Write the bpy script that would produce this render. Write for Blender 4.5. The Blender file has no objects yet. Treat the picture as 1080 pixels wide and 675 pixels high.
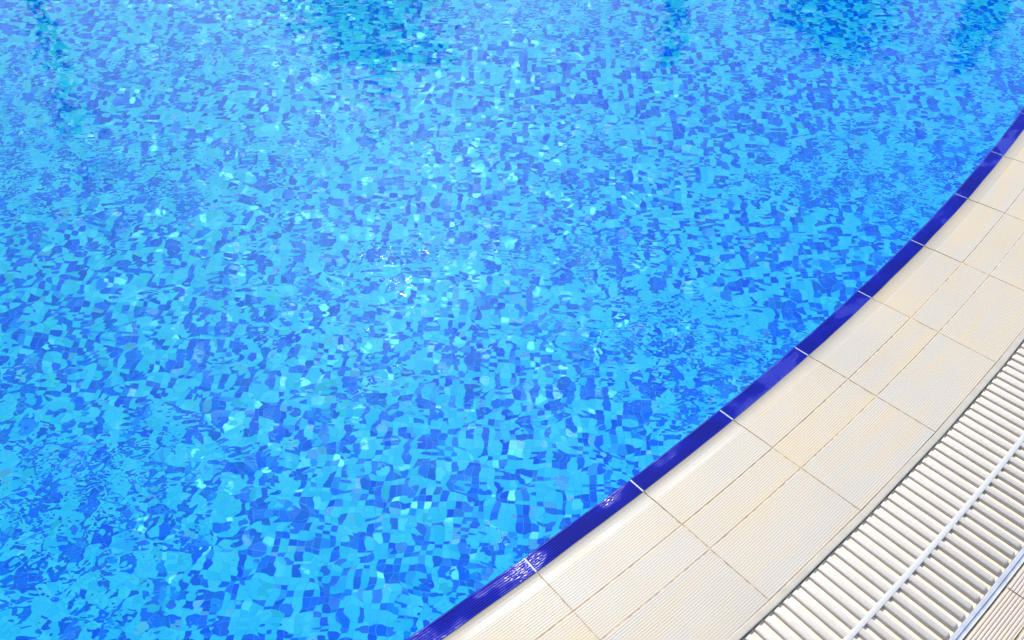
import bpy, bmesh, math, random
from math import sin, cos, pi, radians
from mathutils import Vector, noise

# ------------------------------------------------------------------ camera
S = bpy.context.scene
cam_d = bpy.data.cameras.new("camera")
cam = bpy.data.objects.new("camera", cam_d)
S.collection.objects.link(cam)
S.camera = cam
cam.location = (0, 0, 1.2981)
cam.rotation_euler = (radians(90 - 43.728), 0, 0)
cam_d.sensor_width = 36.0
cam_d.lens = 951.83 / 1080 * 36.0
cam_d.clip_start = 0.02
cam_d.clip_end = 3000

# ------------------------------------------------------------------ light
SUN_EL, SUN_AZ = 41.0, -9.0            # azimuth from +Y, negative = to the left
W = bpy.data.worlds.new("World"); S.world = W; W.use_nodes = True
wn = W.node_tree.nodes; wl = W.node_tree.links
sky = wn.new("ShaderNodeTexSky"); sky.sky_type = 'NISHITA'; sky.sun_disc = False
sky.sun_elevation = radians(SUN_EL); sky.sun_rotation = radians(SUN_AZ)
sky.air_density = 1.0; sky.dust_density = 0.45; sky.ozone_density = 1.0
wl.new(sky.outputs[0], wn["Background"].inputs[0])
wn["Background"].inputs[1].default_value = 0.15
sd = bpy.data.lights.new("sun", 'SUN'); sun = bpy.data.objects.new("sun", sd)
S.collection.objects.link(sun)
sd.energy = 3.6; sd.angle = radians(0.55); sd.color = (1.0, 0.955, 0.88)
sv = Vector((sin(radians(SUN_AZ)) * cos(radians(SUN_EL)), cos(radians(SUN_AZ)) * cos(radians(SUN_EL)), sin(radians(SUN_EL))))
sun.rotation_euler = sv.to_track_quat('Z', 'Y').to_euler()
S.view_settings.view_transform = 'Standard'
S.view_settings.look = 'None'
S.view_settings.exposure = 0.82
S.view_settings.gamma = 1.0
S.render.engine = 'CYCLES'
cy = S.cycles
cy.blur_glossy = 10.0
cy.caustics_reflective = False
cy.caustics_refractive = True
cy.max_bounces = 10; cy.transmission_bounces = 6; cy.diffuse_bounces = 5; cy.glossy_bounces = 4
cy.sample_clamp_indirect = 6.0
cy.sample_clamp_direct = 30.0
cy.use_denoising = True

# ------------------------------------------------------------------ constants of the round pool
random.seed(7)
CX, CY, R0 = -5.4563, 7.6140, 8.7448
TH0 = -0.894172
N = 225
DT = 2 * pi / N
WATER_Z = -0.0016
DEPTH = 1.25
def P(th, r, z):
    return (CX + r * cos(th), CY + r * sin(th), z)

# ------------------------------------------------------------------ materials
def new_mat(name):
    m = bpy.data.materials.new(name); m.use_nodes = True
    nt = m.node_tree
    return m, nt, nt.nodes, nt.links, nt.nodes["Principled BSDF"]
def nd(ns, t, **kw):
    n = ns.new(t)
    for k, v in kw.items():
        if k.startswith('i_'):
            key = k[2:]
            key = int(key) if key.isdigit() else key.replace('_', ' ')
            n.inputs[key].default_value = v
        else:
            setattr(n, k, v)
    return n
def math_n(ns, ls, op, a, b=None, c=None):
    n = ns.new("ShaderNodeMath"); n.operation = op
    for i, x in enumerate((a, b, c)):
        if x is None: continue
        if isinstance(x, (int, float)): n.inputs[i].default_value = x
        else: ls.new(x, n.inputs[i])
    return n.outputs[0]
def ramp(ns, ls, fac, stops, interp='LINEAR'):
    n = ns.new("ShaderNodeValToRGB"); n.color_ramp.interpolation = interp
    e = n.color_ramp.elements
    while len(e) > 1: e.remove(e[-1])
    e[0].position, e[0].color = stops[0][0], (*stops[0][1], 1)
    for p, c in stops[1:]:
        k = e.new(p); k.color = (*c, 1)
    ls.new(fac, n.inputs[0])
    return n.outputs[0]
def mixc(ns, ls, f, a, b, mode='MIX'):
    n = ns.new("ShaderNodeMix"); n.data_type = 'RGBA'; n.blend_type = mode
    for i, x in ((0, f), (6, a), (7, b)):
        if isinstance(x, (int, float)): n.inputs[i].default_value = x
        elif isinstance(x, tuple): n.inputs[i].default_value = (*x, 1)
        else: ls.new(x, n.inputs[i])
    return n.outputs[2]

def mosaic_material():
    m, nt, ns, ls, b = new_mat("blue_glass_mosaic")
    uv = nd(ns, "ShaderNodeUVMap"); uv.uv_map = "UVMap"
    v = uv.outputs[0]
    fl = nd(ns, "ShaderNodeVectorMath", operation='FLOOR'); ls.new(v, fl.inputs[0])
    wn_ = nd(ns, "ShaderNodeTexWhiteNoise", noise_dimensions='2D'); ls.new(fl.outputs[0], wn_.inputs['Vector'])
    big = nd(ns, "ShaderNodeTexNoise", noise_dimensions='2D', i_Scale=0.37, i_Detail=1.0); ls.new(fl.outputs[0], big.inputs['Vector'])
    t = math_n(ns, ls, 'ADD', wn_.outputs['Value'], math_n(ns, ls, 'MULTIPLY', math_n(ns, ls, 'SUBTRACT', big.outputs[0], 0.5), 1.15))
    col = ramp(ns, ls, t, MOSAIC, 'CONSTANT')
    off = nd(ns, "ShaderNodeVectorMath", operation='ADD'); ls.new(fl.outputs[0], off.inputs[0]); off.inputs[1].default_value = (311.3, 77.7, 0)
    w2 = nd(ns, "ShaderNodeTexWhiteNoise", noise_dimensions='2D'); ls.new(off.outputs[0], w2.inputs['Vector'])
    # tone of each piece and the rare pearly ones
    hs = nd(ns, "ShaderNodeHueSaturation"); ls.new(col, hs.inputs['Color'])
    ls.new(math_n(ns, ls, 'MULTIPLY_ADD', w2.outputs['Value'], 0.16, 0.91), hs.inputs['Value'])
    ls.new(math_n(ns, ls, 'MULTIPLY_ADD', w2.outputs['Value'], 0.018, 0.483), hs.inputs['Hue'])
    pearl = ramp(ns, ls, w2.outputs['Value'], [(0.0, (0.10, .75, .78)), (0.015, (.42, .62, .80)), (0.03, (.10, .55, .95)), (0.05, (0, 0, 0))], 'CONSTANT')
    ispe = math_n(ns, ls, 'LESS_THAN', w2.outputs['Value'], 0.05)
    col = mixc(ns, ls, math_n(ns, ls, 'MULTIPLY', ispe, 0.6), hs.outputs[0], pearl)
    # grout
    fr = nd(ns, "ShaderNodeVectorMath", operation='FRACTION'); ls.new(v, fr.inputs[0])
    sx = nd(ns, "ShaderNodeSeparateXYZ"); ls.new(fr.outputs[0], sx.inputs[0])
    def edge(o):
        a = math_n(ns, ls, 'ABSOLUTE', math_n(ns, ls, 'SUBTRACT', o, 0.5))
        return a
    e = math_n(ns, ls, 'MAXIMUM', edge(sx.outputs[0]), edge(sx.outputs[1]))
    g = math_n(ns, ls, 'GREATER_THAN', e, 0.466)
    col = mixc(ns, ls, math_n(ns, ls, 'MULTIPLY', g, 0.8), col, (0.10, 0.42, 0.86))
    ls.new(col, b.inputs['Base Color'])
    # every glass piece lies a little out of true and has a pearly sheen
    geo = nd(ns, "ShaderNodeNewGeometry")
    tl = nd(ns, "ShaderNodeVectorMath", operation='SUBTRACT'); ls.new(w2.outputs['Color'], tl.inputs[0]); tl.inputs[1].default_value = (.5, .5, .5)
    ts = nd(ns, "ShaderNodeVectorMath", operation='SCALE'); ls.new(tl.outputs[0], ts.inputs[0]); ts.inputs['Scale'].default_value = 0.16
    ta = nd(ns, "ShaderNodeVectorMath", operation='ADD'); ls.new(geo.outputs['Normal'], ta.inputs[0]); ls.new(ts.outputs[0], ta.inputs[1])
    tn = nd(ns, "ShaderNodeVectorMath", operation='NORMALIZE'); ls.new(ta.outputs[0], tn.inputs[0])
    ls.new(tn.outputs[0], b.inputs['Coat Normal'])
    cw = math_n(ns, ls, 'POWER', math_n(ns, ls, 'FRACT', math_n(ns, ls, 'MULTIPLY', w2.outputs['Value'], 37.0)), 14.0)
    ls.new(math_n(ns, ls, 'MULTIPLY_ADD', cw, 0.9, 0.05), b.inputs['Coat Weight'])
    b.inputs['Coat IOR'].default_value = 1.75
    b.inputs['Coat Roughness'].default_value = 0.15
    b.inputs['Roughness'].default_value = 0.5
    b.inputs['Specular IOR Level'].default_value = 0.0
    return m
MOSAIC = [(0.0, (0.0, 0.095, 0.72)), (0.22, (0.0, 0.135, 0.84)), (0.43, (0.0, 0.25, 0.92)),
          (0.48, (0.05, 0.52, 0.91)), (0.62, (0.09, 0.58, 0.93)), (0.86, (0.14, 0.64, 0.94))]

def water_material():
    m = bpy.data.materials.new("pool_water"); m.use_nodes = True
    nt = m.node_tree; ns, ls = nt.nodes, nt.links
    ns.remove(ns["Principled BSDF"])
    gl = nd(ns, "ShaderNodeBsdfRefraction", i_IOR=1.333, i_Roughness=0.0)
    gl.inputs['Color'].default_value = (0.50, 1, 1, 1)      # water swallows red
    gs = nd(ns, "ShaderNodeBsdfGlossy", i_Roughness=0.0)
    fr = nd(ns, "ShaderNodeFresnel", i_IOR=1.333)
    mx = nd(ns, "ShaderNodeMixShader")
    ls.new(fr.outputs[0], mx.inputs[0]); ls.new(gl.outputs[0], mx.inputs[1]); ls.new(gs.outputs[0], mx.inputs[2])
    ls.new(mx.outputs[0], ns["Material Output"].inputs[0])
    tc = nd(ns, "ShaderNodeTexCoord")
    co = tc.outputs['Object']
    def nz(scale, det, off, dist=0.0, rough=0.5):
        mp = nd(ns, "ShaderNodeMapping"); ls.new(co, mp.inputs[0]); mp.inputs['Location'].default_value = (off, off * 1.7, 0)
        mp.inputs['Rotation'].default_value = (0, 0, off)
        mp.inputs['Scale'].default_value = (1.0, 1.35, 1)
        n = nd(ns, "ShaderNodeTexNoise", noise_dimensions='2D', i_Scale=scale, i_Detail=det, i_Roughness=rough, i_Distortion=dist)
        ls.new(mp.outputs[0], n.inputs['Vector'])
        return n.outputs[0]
    patch = ramp(ns, ls, nz(1.7, 1.5, 3.1), [(0.42, (.04, .04, .04)), (0.70, (1, 1, 1))])
    # the ripples die down away from the overflow edge
    sep = nd(ns, "ShaderNodeSeparateXYZ"); ls.new(co, sep.inputs[0])
    mr = nd(ns, "ShaderNodeMapRange"); ls.new(sep.outputs[1], mr.inputs[0])
    mr.inputs[1].default_value = 0.9; mr.inputs[2].default_value = 2.3; mr.inputs[3].default_value = 1.0; mr.inputs[4].default_value = 0.42
    amp = math_n(ns, ls, 'MULTIPLY', patch, mr.outputs[0])
    h = math_n(ns, ls, 'MULTIPLY', nz(2.4, 1.0, 1.3), SWELL)
    h = math_n(ns, ls, 'ADD', h, math_n(ns, ls, 'MULTIPLY', math_n(ns, ls, 'MULTIPLY', nz(13.0, 1.0, 5.2, 0.4), MIDW), mr.outputs[0]))
    f = math_n(ns, ls, 'MULTIPLY', math_n(ns, ls, 'MULTIPLY', nz(34.0, 1.2, 8.4, 0.15), FINE), amp)
    h = math_n(ns, ls, 'ADD', h, f)
    bp = nd(ns, "ShaderNodeBump", i_Strength=1.0, i_Distance=1.0)
    ls.new(h, bp.inputs['Height']); 
    for q in (gl, gs, fr): ls.new(bp.outputs[0], q.inputs['Normal'])
    return m
SWELL, MIDW, FINE = 0.0045, 0.0021, 0.0016

def stone_material(name, base, warm, cool, wet=True, rough=0.42):
    """matt ceramic: cloudy tone, long streaks, faint dirt, damp film in places"""
    m, nt, ns, ls, b = new_mat(name)
    uv = nd(ns, "ShaderNodeUVMap"); uv.uv_map = "UVMap"
    at = nd(ns, "ShaderNodeAttribute", attribute_name="tone", attribute_type='OBJECT')
    mp = nd(ns, "ShaderNodeMapping"); ls.new(uv.outputs[0], mp.inputs[0]); mp.inputs['Scale'].default_value = (4, 30, 1)
    streak = nd(ns, "ShaderNodeTexNoise", noise_dimensions='2D', i_Scale=1.0, i_Detail=5.0, i_Distortion=0.5); ls.new(mp.outputs[0], streak.inputs['Vector'])
    cloud = nd(ns, "ShaderNodeTexNoise", noise_dimensions='2D', i_Scale=4.0, i_Detail=4.0); ls.new(uv.outputs[0], cloud.inputs['Vector'])
    fine = nd(ns, "ShaderNodeTexNoise", noise_dimensions='2D', i_Scale=420.0, i_Detail=3.0); ls.new(uv.outputs[0], fine.inputs['Vector'])
    t = math_n(ns, ls, 'ADD', math_n(ns, ls, 'MULTIPLY', cloud.outputs[0], 0.42), math_n(ns, ls, 'MULTIPLY_ADD', streak.outputs[0], 0.8, -0.11))
    t = math_n(ns, ls, 'ADD', t, at.outputs['Fac'])
    col = ramp(ns, ls, t, [(0.28, cool), (0.5, base), (0.72, warm)])
    sp = ramp(ns, ls, fine.outputs[0], [(0.28, (.86, .85, .83)), (0.45, (1, 1, 1)), (0.75, (1.04, 1.04, 1.04))])
    col = mixc(ns, ls, 1.0, col, sp, 'MULTIPLY')
    if "cream" in name:      # unribbed strip beside the blue lip: greyer glaze, colour darkened further to offset sun
        su = nd(ns, "ShaderNodeSeparateXYZ"); ls.new(uv.outputs[0], su.inputs[0])
        col = mixc(ns, ls, math_n(ns, ls, 'LESS_THAN', su.outputs[1], 0.0586), col, mixc(ns, ls, 1.0, col, (0.74, 0.75, 0.76), 'MULTIPLY'))
    ls.new(col, b.inputs['Base Color'])
    rr = ramp(ns, ls, cloud.outputs[0], [(0.3, (rough - .06,) * 3), (0.7, (rough + .15,) * 3)])
    ls.new(rr, b.inputs['Roughness'])
    bp = nd(ns, "ShaderNodeBump", i_Strength=0.35, i_Distance=0.0006); ls.new(fine.outputs[0], bp.inputs['Height'])
    ls.new(bp.outputs[0], b.inputs['Normal'])
    return m

def plain_material(name, col, rough=0.5, spec=0.5, noise_scale=60, var=0.12, bump=0.0, coat=0.0):
    m, nt, ns, ls, b = new_mat(name)
    tc = nd(ns, "ShaderNodeTexCoord")
    n = nd(ns, "ShaderNodeTexNoise", i_Scale=noise_scale, i_Detail=4.0); ls.new(tc.outputs['Object'], n.inputs['Vector'])
    lo = tuple(c * (1 - var) for c in col); hi = tuple(min(1, c * (1 + var)) for c in col)
    ls.new(ramp(ns, ls, n.outputs[0], [(0.3, lo), (0.7, hi)]), b.inputs['Base Color'])
    b.inputs['Roughness'].default_value = rough; b.inputs['Specular IOR Level'].default_value = spec
    b.inputs['Coat Weight'].default_value = coat
    if bump:
        bp = nd(ns, "ShaderNodeBump", i_Strength=1.0, i_Distance=bump); ls.new(n.outputs[0], bp.inputs['Height']); ls.new(bp.outputs[0], b.inputs['Normal'])
    return m

def blue_material():
    m, nt, ns, ls, b = new_mat("cobalt_glaze")
    uv = nd(ns, "ShaderNodeUVMap"); uv.uv_map = "UVMap"
    mp = nd(ns, "ShaderNodeMapping"); ls.new(uv.outputs[0], mp.inputs[0]); mp.inputs['Scale'].default_value = (9, 16, 1)
    n = nd(ns, "ShaderNodeTexNoise", noise_dimensions='2D', i_Scale=1.0, i_Detail=2.0); ls.new(mp.outputs[0], n.inputs['Vector'])
    ls.new(ramp(ns, ls, n.outputs[0], [(0.35, (0.0, 0.005, 0.20)), (0.65, (0.001, 0.009, 0.34))]), b.inputs['Base Color'])
    # damp film: glossy and rippled where the water laps over
    wet = ramp(ns, ls, n.outputs[0], [(0.54, (0, 0, 0)), (0.62, (1, 1, 1))])
    ls.new(math_n(ns, ls, 'MULTIPLY_ADD', wet, -0.22, 0.45), b.inputs['Roughness'])
    ls.new(math_n(ns, ls, 'MULTIPLY_ADD', wet, 0.3, 0.05), b.inputs['Specular IOR Level'])
    mp2 = nd(ns, "ShaderNodeMapping"); ls.new(uv.outputs[0], mp2.inputs[0]); mp2.inputs['Scale'].default_value = (130, 420, 1)
    n2 = nd(ns, "ShaderNodeTexNoise", noise_dimensions='2D', i_Scale=1.0, i_Detail=2.0); ls.new(mp2.outputs[0], n2.inputs['Vector'])
    bp = nd(ns, "ShaderNodeBump", i_Strength=1.0, i_Distance=0.0005)
    ls.new(math_n(ns, ls, 'MULTIPLY', n2.outputs[0], wet), bp.inputs['Height'])
    ls.new(bp.outputs[0], b.inputs['Normal'])
    return m

M_mosaic = mosaic_material()
M_water = water_material()
M_cream = stone_material("cream_ribbed_ceramic", (0.45, 0.385, 0.295), (0.48, 0.385, 0.255), (0.43, 0.385, 0.32))
M_deck = stone_material("rosy_ribbed_ceramic", (0.48, 0.395, 0.32), (0.50, 0.40, 0.31), (0.45, 0.39, 0.33))
M_blue = blue_material()
M_groutw = plain_material("white_grout", (0.40, 0.47, 0.52), 0.6, noise_scale=120, bump=0.0004)
M_groutt = plain_material("sandy_grout", (0.42, 0.31, 0.18), 0.8, noise_scale=90, var=0.45, bump=0.0005)
M_groutd = plain_material("stained_grout", (0.30, 0.26, 0.22), 0.8, noise_scale=25, var=0.6, bump=0.0005)
M_lip = plain_material("pale_gutter_ceramic", (0.40, 0.355, 0.285), 0.4, noise_scale=40, var=0.08, bump=0.0004)
M_gutter = plain_material("gutter_concrete", (0.74, 0.62, 0.46), 0.7, noise_scale=30, var=0.2, bump=0.001)
M_plastic = plain_material("ivory_plastic", (0.50, 0.445, 0.385), 0.38, noise_scale=260, var=0.05, bump=0.0003)
_b = M_plastic.node_tree.nodes["Principled BSDF"]
_b.inputs['Subsurface Weight'].default_value = 1.0; _b.inputs['Subsurface Scale'].default_value = 0.006
_b.inputs['Subsurface Radius'].default_value = (1.0, 0.95, 0.9)
M_rib = plain_material("white_plastic_rod", (0.47, 0.455, 0.43), 0.35, noise_scale=120, var=0.04)
M_metal = plain_material("brushed_pale_steel", (0.36, 0.38, 0.43), 0.5, noise_scale=50, var=0.14, bump=0.0006)
M_ground = plain_material("sandy_ground", (0.42, 0.38, 0.31), 0.9, noise_scale=3, var=0.15)

# ------------------------------------------------------------------ mesh helpers
def link(name, verts, faces, mat, parent=None, uvs=None, smooth=False):
    me = bpy.data.meshes.new(name)
    me.from_pydata(verts, [], faces)
    if uvs is not None:
        ul = me.uv_layers.new(name="UVMap")
        for lp in me.loops:
            ul.data[lp.index].uv = uvs[lp.vertex_index]
    me.materials.append(mat)
    if smooth:
        for p in me.polygons: p.use_smooth = True
    me.update()
    bm = bmesh.new(); bm.from_mesh(me)
    o = bpy.data.objects.new(name, me)
    bm.free()
    S.collection.objects.link(o)
    if parent: o.parent = parent
    return o
def empty(name, loc=(0, 0, 0)):
    o = bpy.data.objects.new(name, None); S.collection.objects.link(o); o.location = loc
    o.empty_display_size = 0.1
    return o
def tag(o, label=None, cat=None, group=None, kind=None):
    if label: o['label'] = label
    if cat: o['category'] = cat
    if group: o['group'] = group
    if kind: o['kind'] = kind
    return o

def sweep(name, prof, ta, tb, mat, parent=None, nseg=1, wob=None, cap=True, zoff=0.0, smooth=False, chord=False):
    """extrude a profile [(r, z)] (outward) along the arc ta..tb; skirts close it to depth. uv = metres along, metres across"""
    vs, fs, uvs = [], [], []
    n = len(prof)
    for i in range(nseg + 1):
        th = ta + (tb - ta) * i / nseg
        for j, (r, z) in enumerate(prof):
            rr = r + (wob(th, j) if wob else 0)
            vs.append(P(th, R0 + rr, z + zoff)); uvs.append((th * R0, rr))
    for i in range(nseg):
        for j in range(n - 1):
            a = i * n + j
            fs.append((a, a + 1, a + n + 1, a + n))
    if cap:
        fs.append(tuple(range(n - 1, -1, -1)))
        fs.append(tuple(nseg * n + j for j in range(n)))
    return link(name, vs, [tuple(reversed(f)) for f in fs], mat, parent, uvs, smooth)

def ribs(r0, r1, pitch, z=0.0, dep=0.0003, top=0.70):
    n = max(1, round((r1 - r0) / pitch)); p = (r1 - r0) / n
    out = []
    for i in range(n):
        a = r0 + i * p
        out += [(a, z - dep), (a + p * (1 - top) * .35, z - dep), (a + p * (1 - top) * .6, z - dep * .2), (a + p * (1 - top), z), (a + p * .86, z), (a + p * .98, z - dep * .55)]
    out.append((r1, z - dep))
    return out

# ------------------------------------------------------------------ setting: ground, pool shell, water
def disc(name, radius, z, mat, kind='structure', rings=1, seg=225, r_in=0.0, rot=0.0, uvs=None):
    vs, fs, uv = [], [], []
    if r_in == 0:
        vs.append((CX, CY, z))
        for i in range(seg):
            th = 2 * pi * i / seg; vs.append(P(th, radius, z))
        fs = [(0, 1 + i, 1 + (i + 1) % seg) for i in range(seg)]
    else:
        for i in range(seg):
            th = TH0 + 2 * pi * i / seg
            vs += [P(th, r_in, z), P(th, radius, z)]
        for i in range(seg):
            a, b = 2 * i, 2 * ((i + 1) % seg)
            fs.append((a, a + 1, b + 1, b))
    c, s = cos(rot), sin(rot)
    uv = [((x * c - y * s) / 0.0212, (x * s + y * c) / 0.0212) for x, y, _ in vs]
    return tag(link(name, vs, fs, mat, None, uv), kind=kind)
disc("pool_floor", R0 + 0.02, -DEPTH, M_mosaic, rot=radians(2.0))
# shell wall
vs, fs, uv = [], [], []
for i in range(N + 1):
    th = TH0 + i * DT
    vs += [P(th, R0 + 0.004, -DEPTH - 0.02), P(th, R0 + 0.004, -0.012)]
    uv += [(th * R0 / 0.0212, 0), (th * R0 / 0.0212, DEPTH / 0.0212)]
for i in range(N):
    a = 2 * i; fs.append((a, a + 1, a + 3, a + 2))
tag(link("pool_wall", vs, fs, M_mosaic, None, uv), kind='structure')
disc("pool_water", R0 + 0.003, WATER_Z, M_water)
disc("ground", 900.0, -0.012, M_ground, r_in=R0 + 0.60 + 2.4, seg=225)

# ------------------------------------------------------------------ coping: ribbed tiles with a cobalt grip band
def smooth1(x, seed):
    return noise.noise(Vector((x, seed * 3.7, 0.3)))
EDGE = 0.0322
prof_blue = [(-0.0030, -0.014), (-0.0022, -0.0045), (-0.0002, -0.0012)] + \
            [(r, z) for r, z in ribs(0.0006, EDGE, 0.0039, 0.0006, 0.0009)]
prof_groove = [(EDGE, -0.0004), (0.0355, -0.0011), (0.040, -0.0015), (0.046, -0.0014), (0.053, -0.0008), (0.0575, -0.0003), (0.0585, -0.0001)]
prof_c1 = prof_groove + ribs(0.0595, 0.1203, 0.0042)
prof_c2 = ribs(0.1225, 0.1815, 0.0042)
prof_c3 = ribs(0.1838, 0.3028, 0.0042)
def closed(prof, zb=-0.012):
    return [(prof[0][0], zb)] + prof + [(prof[-1][0], zb)]
GAP = 0.0013 / R0
VIEW = range(-8, 26)

coping = tag(empty("pool_coping", P(TH0 + 3 * DT, R0 + 0.06, -0.012)),
             "curved row of cream ribbed edge tiles with a cobalt blue lip touching the water", "pool edge")
deck = tag(empty("inner_deck", P(TH0 + 3 * DT, R0 + 0.22, -0.012)), kind='structure')
outer = tag(empty("outer_deck", P(TH0 + 2 * DT, R0 + 0.62, -0.012)), kind='structure')
bpy.context.view_layer.update()
def keep(o):
    if o.parent: o.matrix_parent_inverse = o.parent.matrix_world.inverted()
    return o
def tile(name, prof, k, mat, parent, gap=GAP, jit=0.0003, nseg=1, wob=None, tone=None, kk=1):
    dz = random.uniform(-jit, jit); dr = random.uniform(-jit, jit)
    ga, gb = gap * random.uniform(.6, 1.3), gap * random.uniform(.6, 1.3)
    o = sweep(name, [(r + dr, z + dz if 0 < i < len(prof) - 1 else z) for i, (r, z) in enumerate(prof)],
              TH0 + k * DT + ga, TH0 + (k + kk) * DT - gb, mat, parent, nseg, wob)
    o['tone'] = random.uniform(-.12, .12) if tone is None else tone
    return keep(o)
tones = {}
for k in VIEW:
    wv = lambda th, j, k=k: 0.0007 * smooth1(th * R0 * 16, 1.0)
    nb = len(closed(prof_blue))
    e = tile("edge_tile", closed(prof_c1), k, M_cream, coping, nseg=12, jit=0.0003,
             wob=lambda th, j: 0.0011 * smooth1(th * R0 * 14, 1.0) if j < 3 else 0.0)
    b = sweep("grip_band", closed(prof_blue), TH0 + k * DT + GAP * 1.5, TH0 + (k + 1) * DT - GAP * 1.5, M_blue, e, 12,
              wob=lambda th, j, nb=nb: 0.0011 * smooth1(th * R0 * 14, 1.0) * (1 if j >= nb - 4 else 0) - (0.0002 if j >= nb - 2 else 0))
    b.matrix_parent_inverse.identity()
    tile("narrow_deck_tile", closed(prof_c2), k, M_cream, deck, nseg=2)
    tile("wide_deck_tile", closed(prof_c3), k, M_cream, deck, nseg=2)
ka, kb = VIEW[0], VIEW[-1] + 1
# grout beds under the joints
def bed(name, r0, r1, z, mat, parent, a=ka, b=kb):
    o = sweep(name, [(r0, -0.03), (r0, z), (r1, z), (r1, -0.03)], TH0 + a * DT, TH0 + b * DT, mat, parent, (b - a) * 2, cap=False)
    return keep(o)
bed("white_grout", 0.0004, EDGE - 0.0006, -0.0006, M_groutw, coping)
# the grout in the channel and under the cream tiles follows their hollow
gp = [(EDGE, -0.03), (EDGE, -0.0016)] + [(r, z - 0.0009) for r, z in prof_groove[1:]] + [(0.1225, -0.0006), (0.3035, -0.0006), (0.3035, -0.03)]
keep(sweep("tile_grout", gp, TH0 + ka * DT, TH0 + kb * DT, M_groutt, deck, (kb - ka) * 2, cap=False))
# far side of the ring, one band per row
def far(name, prof, mat, parent):
    o = sweep(name, prof, TH0 + kb * DT, TH0 + (ka + N) * DT, mat, parent, (N - len(VIEW)), cap=False); o['kind'] = 'stuff' if parent else 'structure'
    return keep(o)
far("far_grip_band", [(-0.003, -0.014), (-0.001, -0.0012), (0.001, 0.0003), (EDGE, 0.0003)], M_blue, coping)
far("far_edge_tiles", prof_groove + [(0.121, 0)], M_cream, coping)
far("far_deck_tiles", [(0.121, 0), (0.3035, 0)], M_cream, deck)

# ------------------------------------------------------------------ gutter lip + channel
LIP0, LIP1 = 0.3046, 0.3165
lip = [(LIP0, -0.03), (LIP0, 0.0006), (LIP0 + .0012, 0.0008), (LIP1 - .002, 0.0008), (LIP1 - .0004, 0.0004), (LIP1, -0.001), (LIP1, -0.22)]
GR0, GR1 = 0.3180, 0.5195
gut = tag(empty("overflow_gutter", P(TH0 + 2 * DT, R0 + 0.42, -0.2)), kind='structure')
bpy.context.view_layer.update()
keep(sweep("gutter_lip", lip, TH0 + ka * DT, TH0 + (ka + N) * DT, M_lip, gut, N, cap=False))
keep(sweep("dark_joint", [(0.3028, -0.0014), (0.3050, -0.0014)], TH0 + ka * DT, TH0 + (ka + N) * DT, M_groutd, gut, N, cap=False))
keep(sweep("gutter_channel", [(LIP1 + .0002, -0.03), (LIP1 + .0002, -0.045), (0.525, -0.045), (0.525, -0.02)], TH0 + ka * DT, TH0 + (ka + N) * DT, M_gutter, gut, N, cap=False))
keep(sweep("seat_ledge", [(LIP1 + .0004, -0.026), (LIP1 + .011, -0.026), (LIP1 + .011, -0.06)], TH0 + ka * DT, TH0 + (ka + N) * DT, M_lip, gut, N, cap=False))

# ------------------------------------------------------------------ grating
grate = tag(empty("gutter_grate", P(TH0 + 2 * DT, R0 + 0.42, -0.02)),
            "ivory slatted drain grating curving between the cream tiles and the steel strip", "drain grate")
bpy.context.view_layer.update()
BW = 0.0065       # half width of a bar
BT = -0.0012      # top of a bar
def bar_geo(th, vs, fs, uvs):
    sec = [(-BW * 1.45, BT - .0062), (-BW * 1.02, BT - .0022), (-BW * .93, BT - .0008), (-BW * .74, BT - .0001), (0, BT), (BW * .74, BT - .0001), (BW * .93, BT - .0008), (BW * 1.02, BT - .0022), (BW * 1.45, BT - .0062)]
    base = len(vs); n = len(sec)
    er, et = Vector((cos(th), sin(th), 0)), Vector((-sin(th), cos(th), 0))
    rad = [(R0 + GR0, 0.72, -.003), (R0 + GR0 + .0014, .92, -.0008), (R0 + GR0 + .004, 1, 0), (R0 + GR1 - .004, 1, 0), (R0 + GR1 - .0014, .92, -.0008), (R0 + GR1, .72, -.003)]
    for r, sc, dz in rad:
        for t, z in sec:
            v = Vector((CX, CY, 0)) + er * r + et * t * sc
            vs.append((v.x, v.y, z + (dz if z > BT - .005 else 0))); uvs.append((t, r))
    m = len(rad)
    for i in range(m - 1):
        for j in range(n - 1):
            a = base + i * n + j
            fs.append((a, a + 1, a + n + 1, a + n))
        fs.append((base + i * n + n - 1, base + i * n, base + (i + 1) * n, base + (i + 1) * n + n - 1))
    fs.append(tuple(base + j for j in range(n - 1, -1, -1)))
    fs.append(tuple(base + (m - 1) * n + j for j in range(n)))
BP = DT / 11
first = -2 * 11
n_ind = 100
TB = TH0 + 0.7176 * DT
i0 = -30
for i in range(i0, i0 + n_ind):
    vs, fs, uvs = [], [], []
    bar_geo(TB + i * BP + random.uniform(-1, 1) * 0.00003, vs, fs, uvs)
    o = keep(link("grate_bar", vs, fs, M_plastic, grate, uvs, smooth=True))
    o.location.z += random.uniform(-.0004, .0002)
vs, fs, uvs = [], [], []
for i in list(range(i0 - 60, i0)) + list(range(i0 + n_ind, i0 + n_ind + 180)):
    bar_geo(TB + i * BP, vs, fs, uvs)
keep(link("far_grate_bars", vs, fs, M_plastic, grate, uvs, smooth=True))['kind'] = 'stuff'
aa, ab = TB + (i0 - 60) * BP, TB + (i0 + n_ind + 180) * BP
M_gap_shade = plain_material("tan_gap_shade", (0.82, 0.66, 0.46), 0.6, noise_scale=35, var=0.16)  # warm tan of the shaded gaps, put into the colour
keep(sweep("added_gap_sheet", [(LIP1 + .0003, BT - .0042), (GR1 + .002, BT - .0062)], aa, ab, M_gap_shade, grate, 300, cap=False))  # sheet added under the bars to lighten the shaded gaps between them
for r in (0.4205,):
    keep(sweep("spine_rod", closed([(r - .0048, -.0022), (r - .0042, -.0011), (r, -.0007), (r + .0042, -.0011), (r + .0048, -.0022)], -.007), aa, ab, M_rib, grate, 300))
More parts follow.
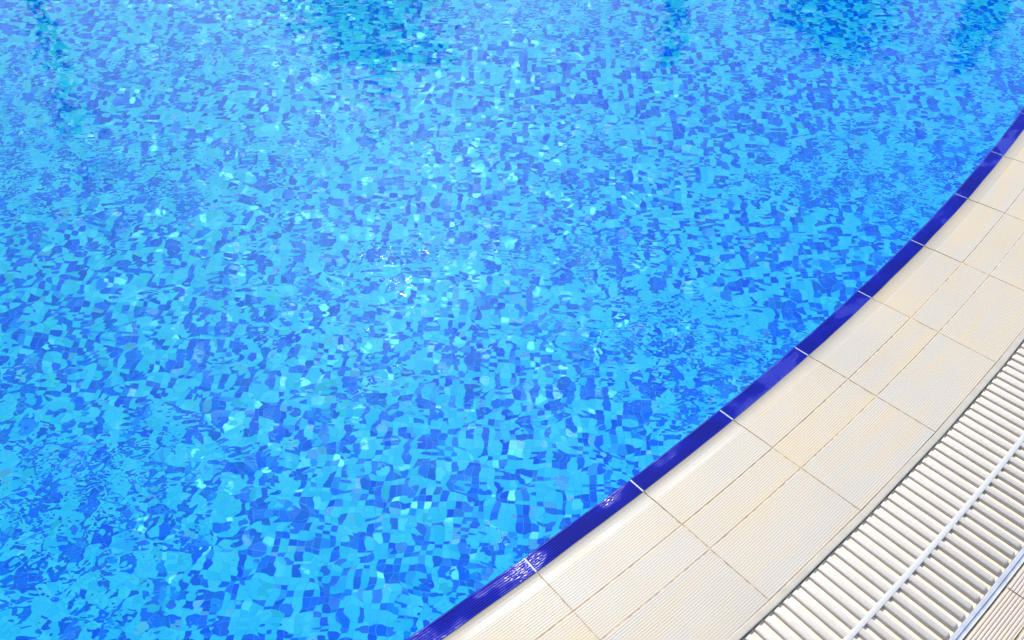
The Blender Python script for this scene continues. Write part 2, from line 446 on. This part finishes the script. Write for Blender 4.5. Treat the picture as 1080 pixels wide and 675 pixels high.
for r in (0.3350, 0.5040):
    keep(sweep("support_rod", closed([(r - .003, -.020), (r, -.0185), (r + .003, -.020)], -.026), aa, ab, M_rib, grate, 300))

# ------------------------------------------------------------------ steel strip + outer deck
strip = sweep("edge_strip", [(0.5225, -0.03), (0.5225, 0.0004), (0.5233, 0.0012), (0.5290, 0.0012), (0.5300, -0.0006), (0.5335, -0.0008), (0.5350, 0.0004), (0.5362, 0.0004), (0.5368, -0.03)],
              TH0 + ka * DT, TH0 + (ka + N) * DT, M_metal, None, N * 2, cap=False)
tag(strip, "thin bluish pale steel edging strip along the outer side of the drain grating", "edging strip")
r = 0.5385
rows = [(0.5385, 0.5880), (0.5905, 0.7105), (0.7130, 0.8330), (0.8355, 0.9555), (0.958, 1.078)]
for ri, (a, b) in enumerate(rows):
    pr = closed(ribs(a + .001, b - .002, 0.0050, 0, 0.0014, 0.6) + [(b, 0)])
    for k in VIEW:
        tile("outer_deck_tile", pr, k + (0.18 if ri % 2 == 0 else .68), M_deck, outer, nseg=2)
keep(sweep("outer_grout", [(0.5372, -0.03), (0.5372, -0.0022), (1.08, -0.0022)], TH0 + ka * DT, TH0 + (ka + N) * DT, M_groutt, outer, N * 2, cap=False))
keep(sweep("far_paving", [(1.08, -0.001), (3.02, -0.001)], TH0 + ka * DT, TH0 + (ka + N) * DT, M_deck, outer, N, cap=False))
keep(sweep("far_outer_tiles", [(0.5385, 0), (1.08, 0)], TH0 + kb * DT, TH0 + (ka + N) * DT, M_deck, outer, N - len(VIEW), cap=False))

# ------------------------------------------------------------------ beyond the far edge: seen mirrored in the water
M_trunk = plain_material("palm_bark", (0.16, 0.12, 0.085), 0.9, noise_scale=8, var=0.4, bump=0.01)
M_frond = plain_material("palm_leaf", (0.06, 0.10, 0.028), 0.5, noise_scale=3, var=0.4)
M_pole = plain_material("dark_bronze_pole", (0.05, 0.045, 0.04), 0.45, noise_scale=12, var=0.2)
M_canvas = plain_material("navy_canvas", (0.03, 0.045, 0.10), 0.85, noise_scale=20, var=0.2)
M_opal = plain_material("opal_glass", (0.35, 0.35, 0.33), 0.2, noise_scale=5, var=0.05)
def lathe(name, prof, mat, parent, seg=16, bend=None, flute=None):
    vs, fs = [], []
    for i, (r, z) in enumerate(prof):
        bx, by = bend(z) if bend else (0, 0)
        for k in range(seg):
            a = 2 * pi * k / seg
            q = r * (1 + (flute * cos(a * seg / 2) if flute else 0))
            vs.append((bx + q * cos(a), by + q * sin(a), z))
    n = len(prof)
    for i in range(n - 1):
        for k in range(seg):
            a, b = i * seg + k, i * seg + (k + 1) % seg
            fs.append((a, b, b + seg, a + seg))
    fs.append(tuple(range(seg - 1, -1, -1))); fs.append(tuple((n - 1) * seg + k for k in range(seg)))
    return link(name, vs, fs, mat, parent, None, smooth=not flute)
def palm(x, y, h, cr, label, nf=30, droop=0.6):
    t = tag(empty("palm_tree", (x, y, 0)), label, "palm tree", "palm trees mirrored in the water")
    lean = random.uniform(-.25, .25)
    bend = lambda z: (lean * (z / h) ** 2, 0)
    zt = h - cr * 0.55
    prof = []
    for i in range(41):
        z = zt * i / 40
        prof.append(((0.20 - 0.07 * i / 40 + (0.10 if i == 0 else 0)) * h / 8 + (0.012 if i % 2 else 0), z))
    lathe("trunk", prof, M_trunk, t, 14, bend)
    ox = bend(zt)[0]
    for j in range(nf):
        az = j * 2.39996 + random.uniform(-.2, .2)
        up = 1.25 - 1.75 * (j / nf) + random.uniform(-.1, .1)
        L = cr * random.uniform(.95, 1.2)
        vs, fs = [], []
        pts = []
        p = Vector((ox, 0, zt)); el = up
        nseg = 16
        for s_ in range(nseg + 1):
            pts.append(p.copy())
            d = Vector((cos(az) * cos(el), sin(az) * cos(el), sin(el)))
            p = p + d * (L / nseg); el -= droop * 2.2 / nseg * (0.6 + s_ / nseg)
        side0 = Vector((-sin(az), cos(az), 0))
        for s_ in range(nseg):
            w = 0.018 * (1 - s_ / nseg) + .005
            b = len(vs)
            vs += [pts[s_] - side0 * w, pts[s_] + side0 * w, pts[s_ + 1] + side0 * w * .9, pts[s_ + 1] - side0 * w * .9]
            fs.append((b, b + 1, b + 2, b + 3))
            if s_ < 2: continue
            for q in range(2):
                base = pts[s_].lerp(pts[s_ + 1], q / 2)
                ax = (pts[s_ + 1] - pts[s_]).normalized()
                ll = cr * .26 * sin(pi * min(1, (s_ + q / 2) / nseg * .9 + .12)) + .05
                for sg in (-1, 1):
                    dr = (side0 * sg * .85 + ax * .55 + Vector((0, 0, -.30 + random.uniform(-.15, .15)))).normalized()
                    tip = base + dr * ll
                    wd = ax * 0.022 * cr
                    b = len(vs)
                    vs += [base - wd, base + wd, base + dr * ll * .55 + wd * .8, tip, base + dr * ll * .55 - wd * .8]
                    fs.append((b, b + 1, b + 2, b + 3, b + 4))
        link("frond", [tuple(v) for v in vs], fs, M_frond, t)
    return t
def lamp(x, y, h, r, label):
    t = tag(empty("lamp_post", (x, y, 0)), label, "lamp post", "slim posts mirrored in the water")
    lathe("base", [(r * 2.1, -.01), (r * 2.1, .08), (r * 1.5, .14), (r * 1.3, .5), (r * 1.05, .56)], M_pole, t, 20)
    lathe("pole", [(r, .56), (r, h * .5), (r * 1.12, h * .5 + .02), (r * .9, h * .5 + .05), (r * .75, h - .62)], M_pole, t, 20)
    l = lathe("lantern", [(r * .8, h - .62), (r * 1.6, h - .56), (r * 1.7, h - .5), (r * 1.0, h - .48)], M_pole, t, 20)
    lathe("lamp_shade", [(r * 1.2, h - .48), (r * 1.6, h - .14), (r * 1.3, h - .10)], M_opal, l, 20)
    lathe("cap", [(r * 2.1, h - .12), (r * 1.9, h - .07), (r * .5, h), (r * .1, h + .02)], M_pole, l, 20)
    return t
def parasol(x, y, h, label):
    t = tag(empty("closed_parasol", (x, y, 0)), label, "parasol", "closed parasols mirrored in the water")
    lathe("base", [(.38, -.01), (.38, .07), (.30, .10), (.06, .12), (.05, .40)], M_pole, t, 28)
    lathe("pole", [(.035, .12), (.035, h - .05), (.05, h - .03), (.02, h + .06)], M_pole, t, 16)
    c = lathe("canopy", [(.16, h * .36), (.22, h * .37), (.20, h * .5), (.15, h * .6), (.155, h * .63), (.17, h * .8), (.11, h * .93), (.04, h)], M_canvas, t, 24, flute=.16)
    lathe("tie_band", [(.165, h * .59), (.18, h * .60), (.18, h * .63), (.165, h * .64)], M_pole, c, 24)
    return t
lamp(-9.30, 17.10, 9.4, .21, "tall slim lamp post mirrored as a dark streak in the water's top left corner")
palm(-2.95, 17.39, 7.5, 2.2, "tall palm mirrored as the broad dark patch in the top middle of the water")
palm(3.70, 9.65, 3.4, 1.0, "small palm mirrored as the ragged dark patch in the water's upper right", nf=30)
parasol(2.35, 12.60, 5.5, "taller closed navy parasol mirrored between the two palms at the water's top")
parasol(4.05, 7.45, 2.75, "lower closed navy parasol mirrored in the water's top right corner beside the pool edge")
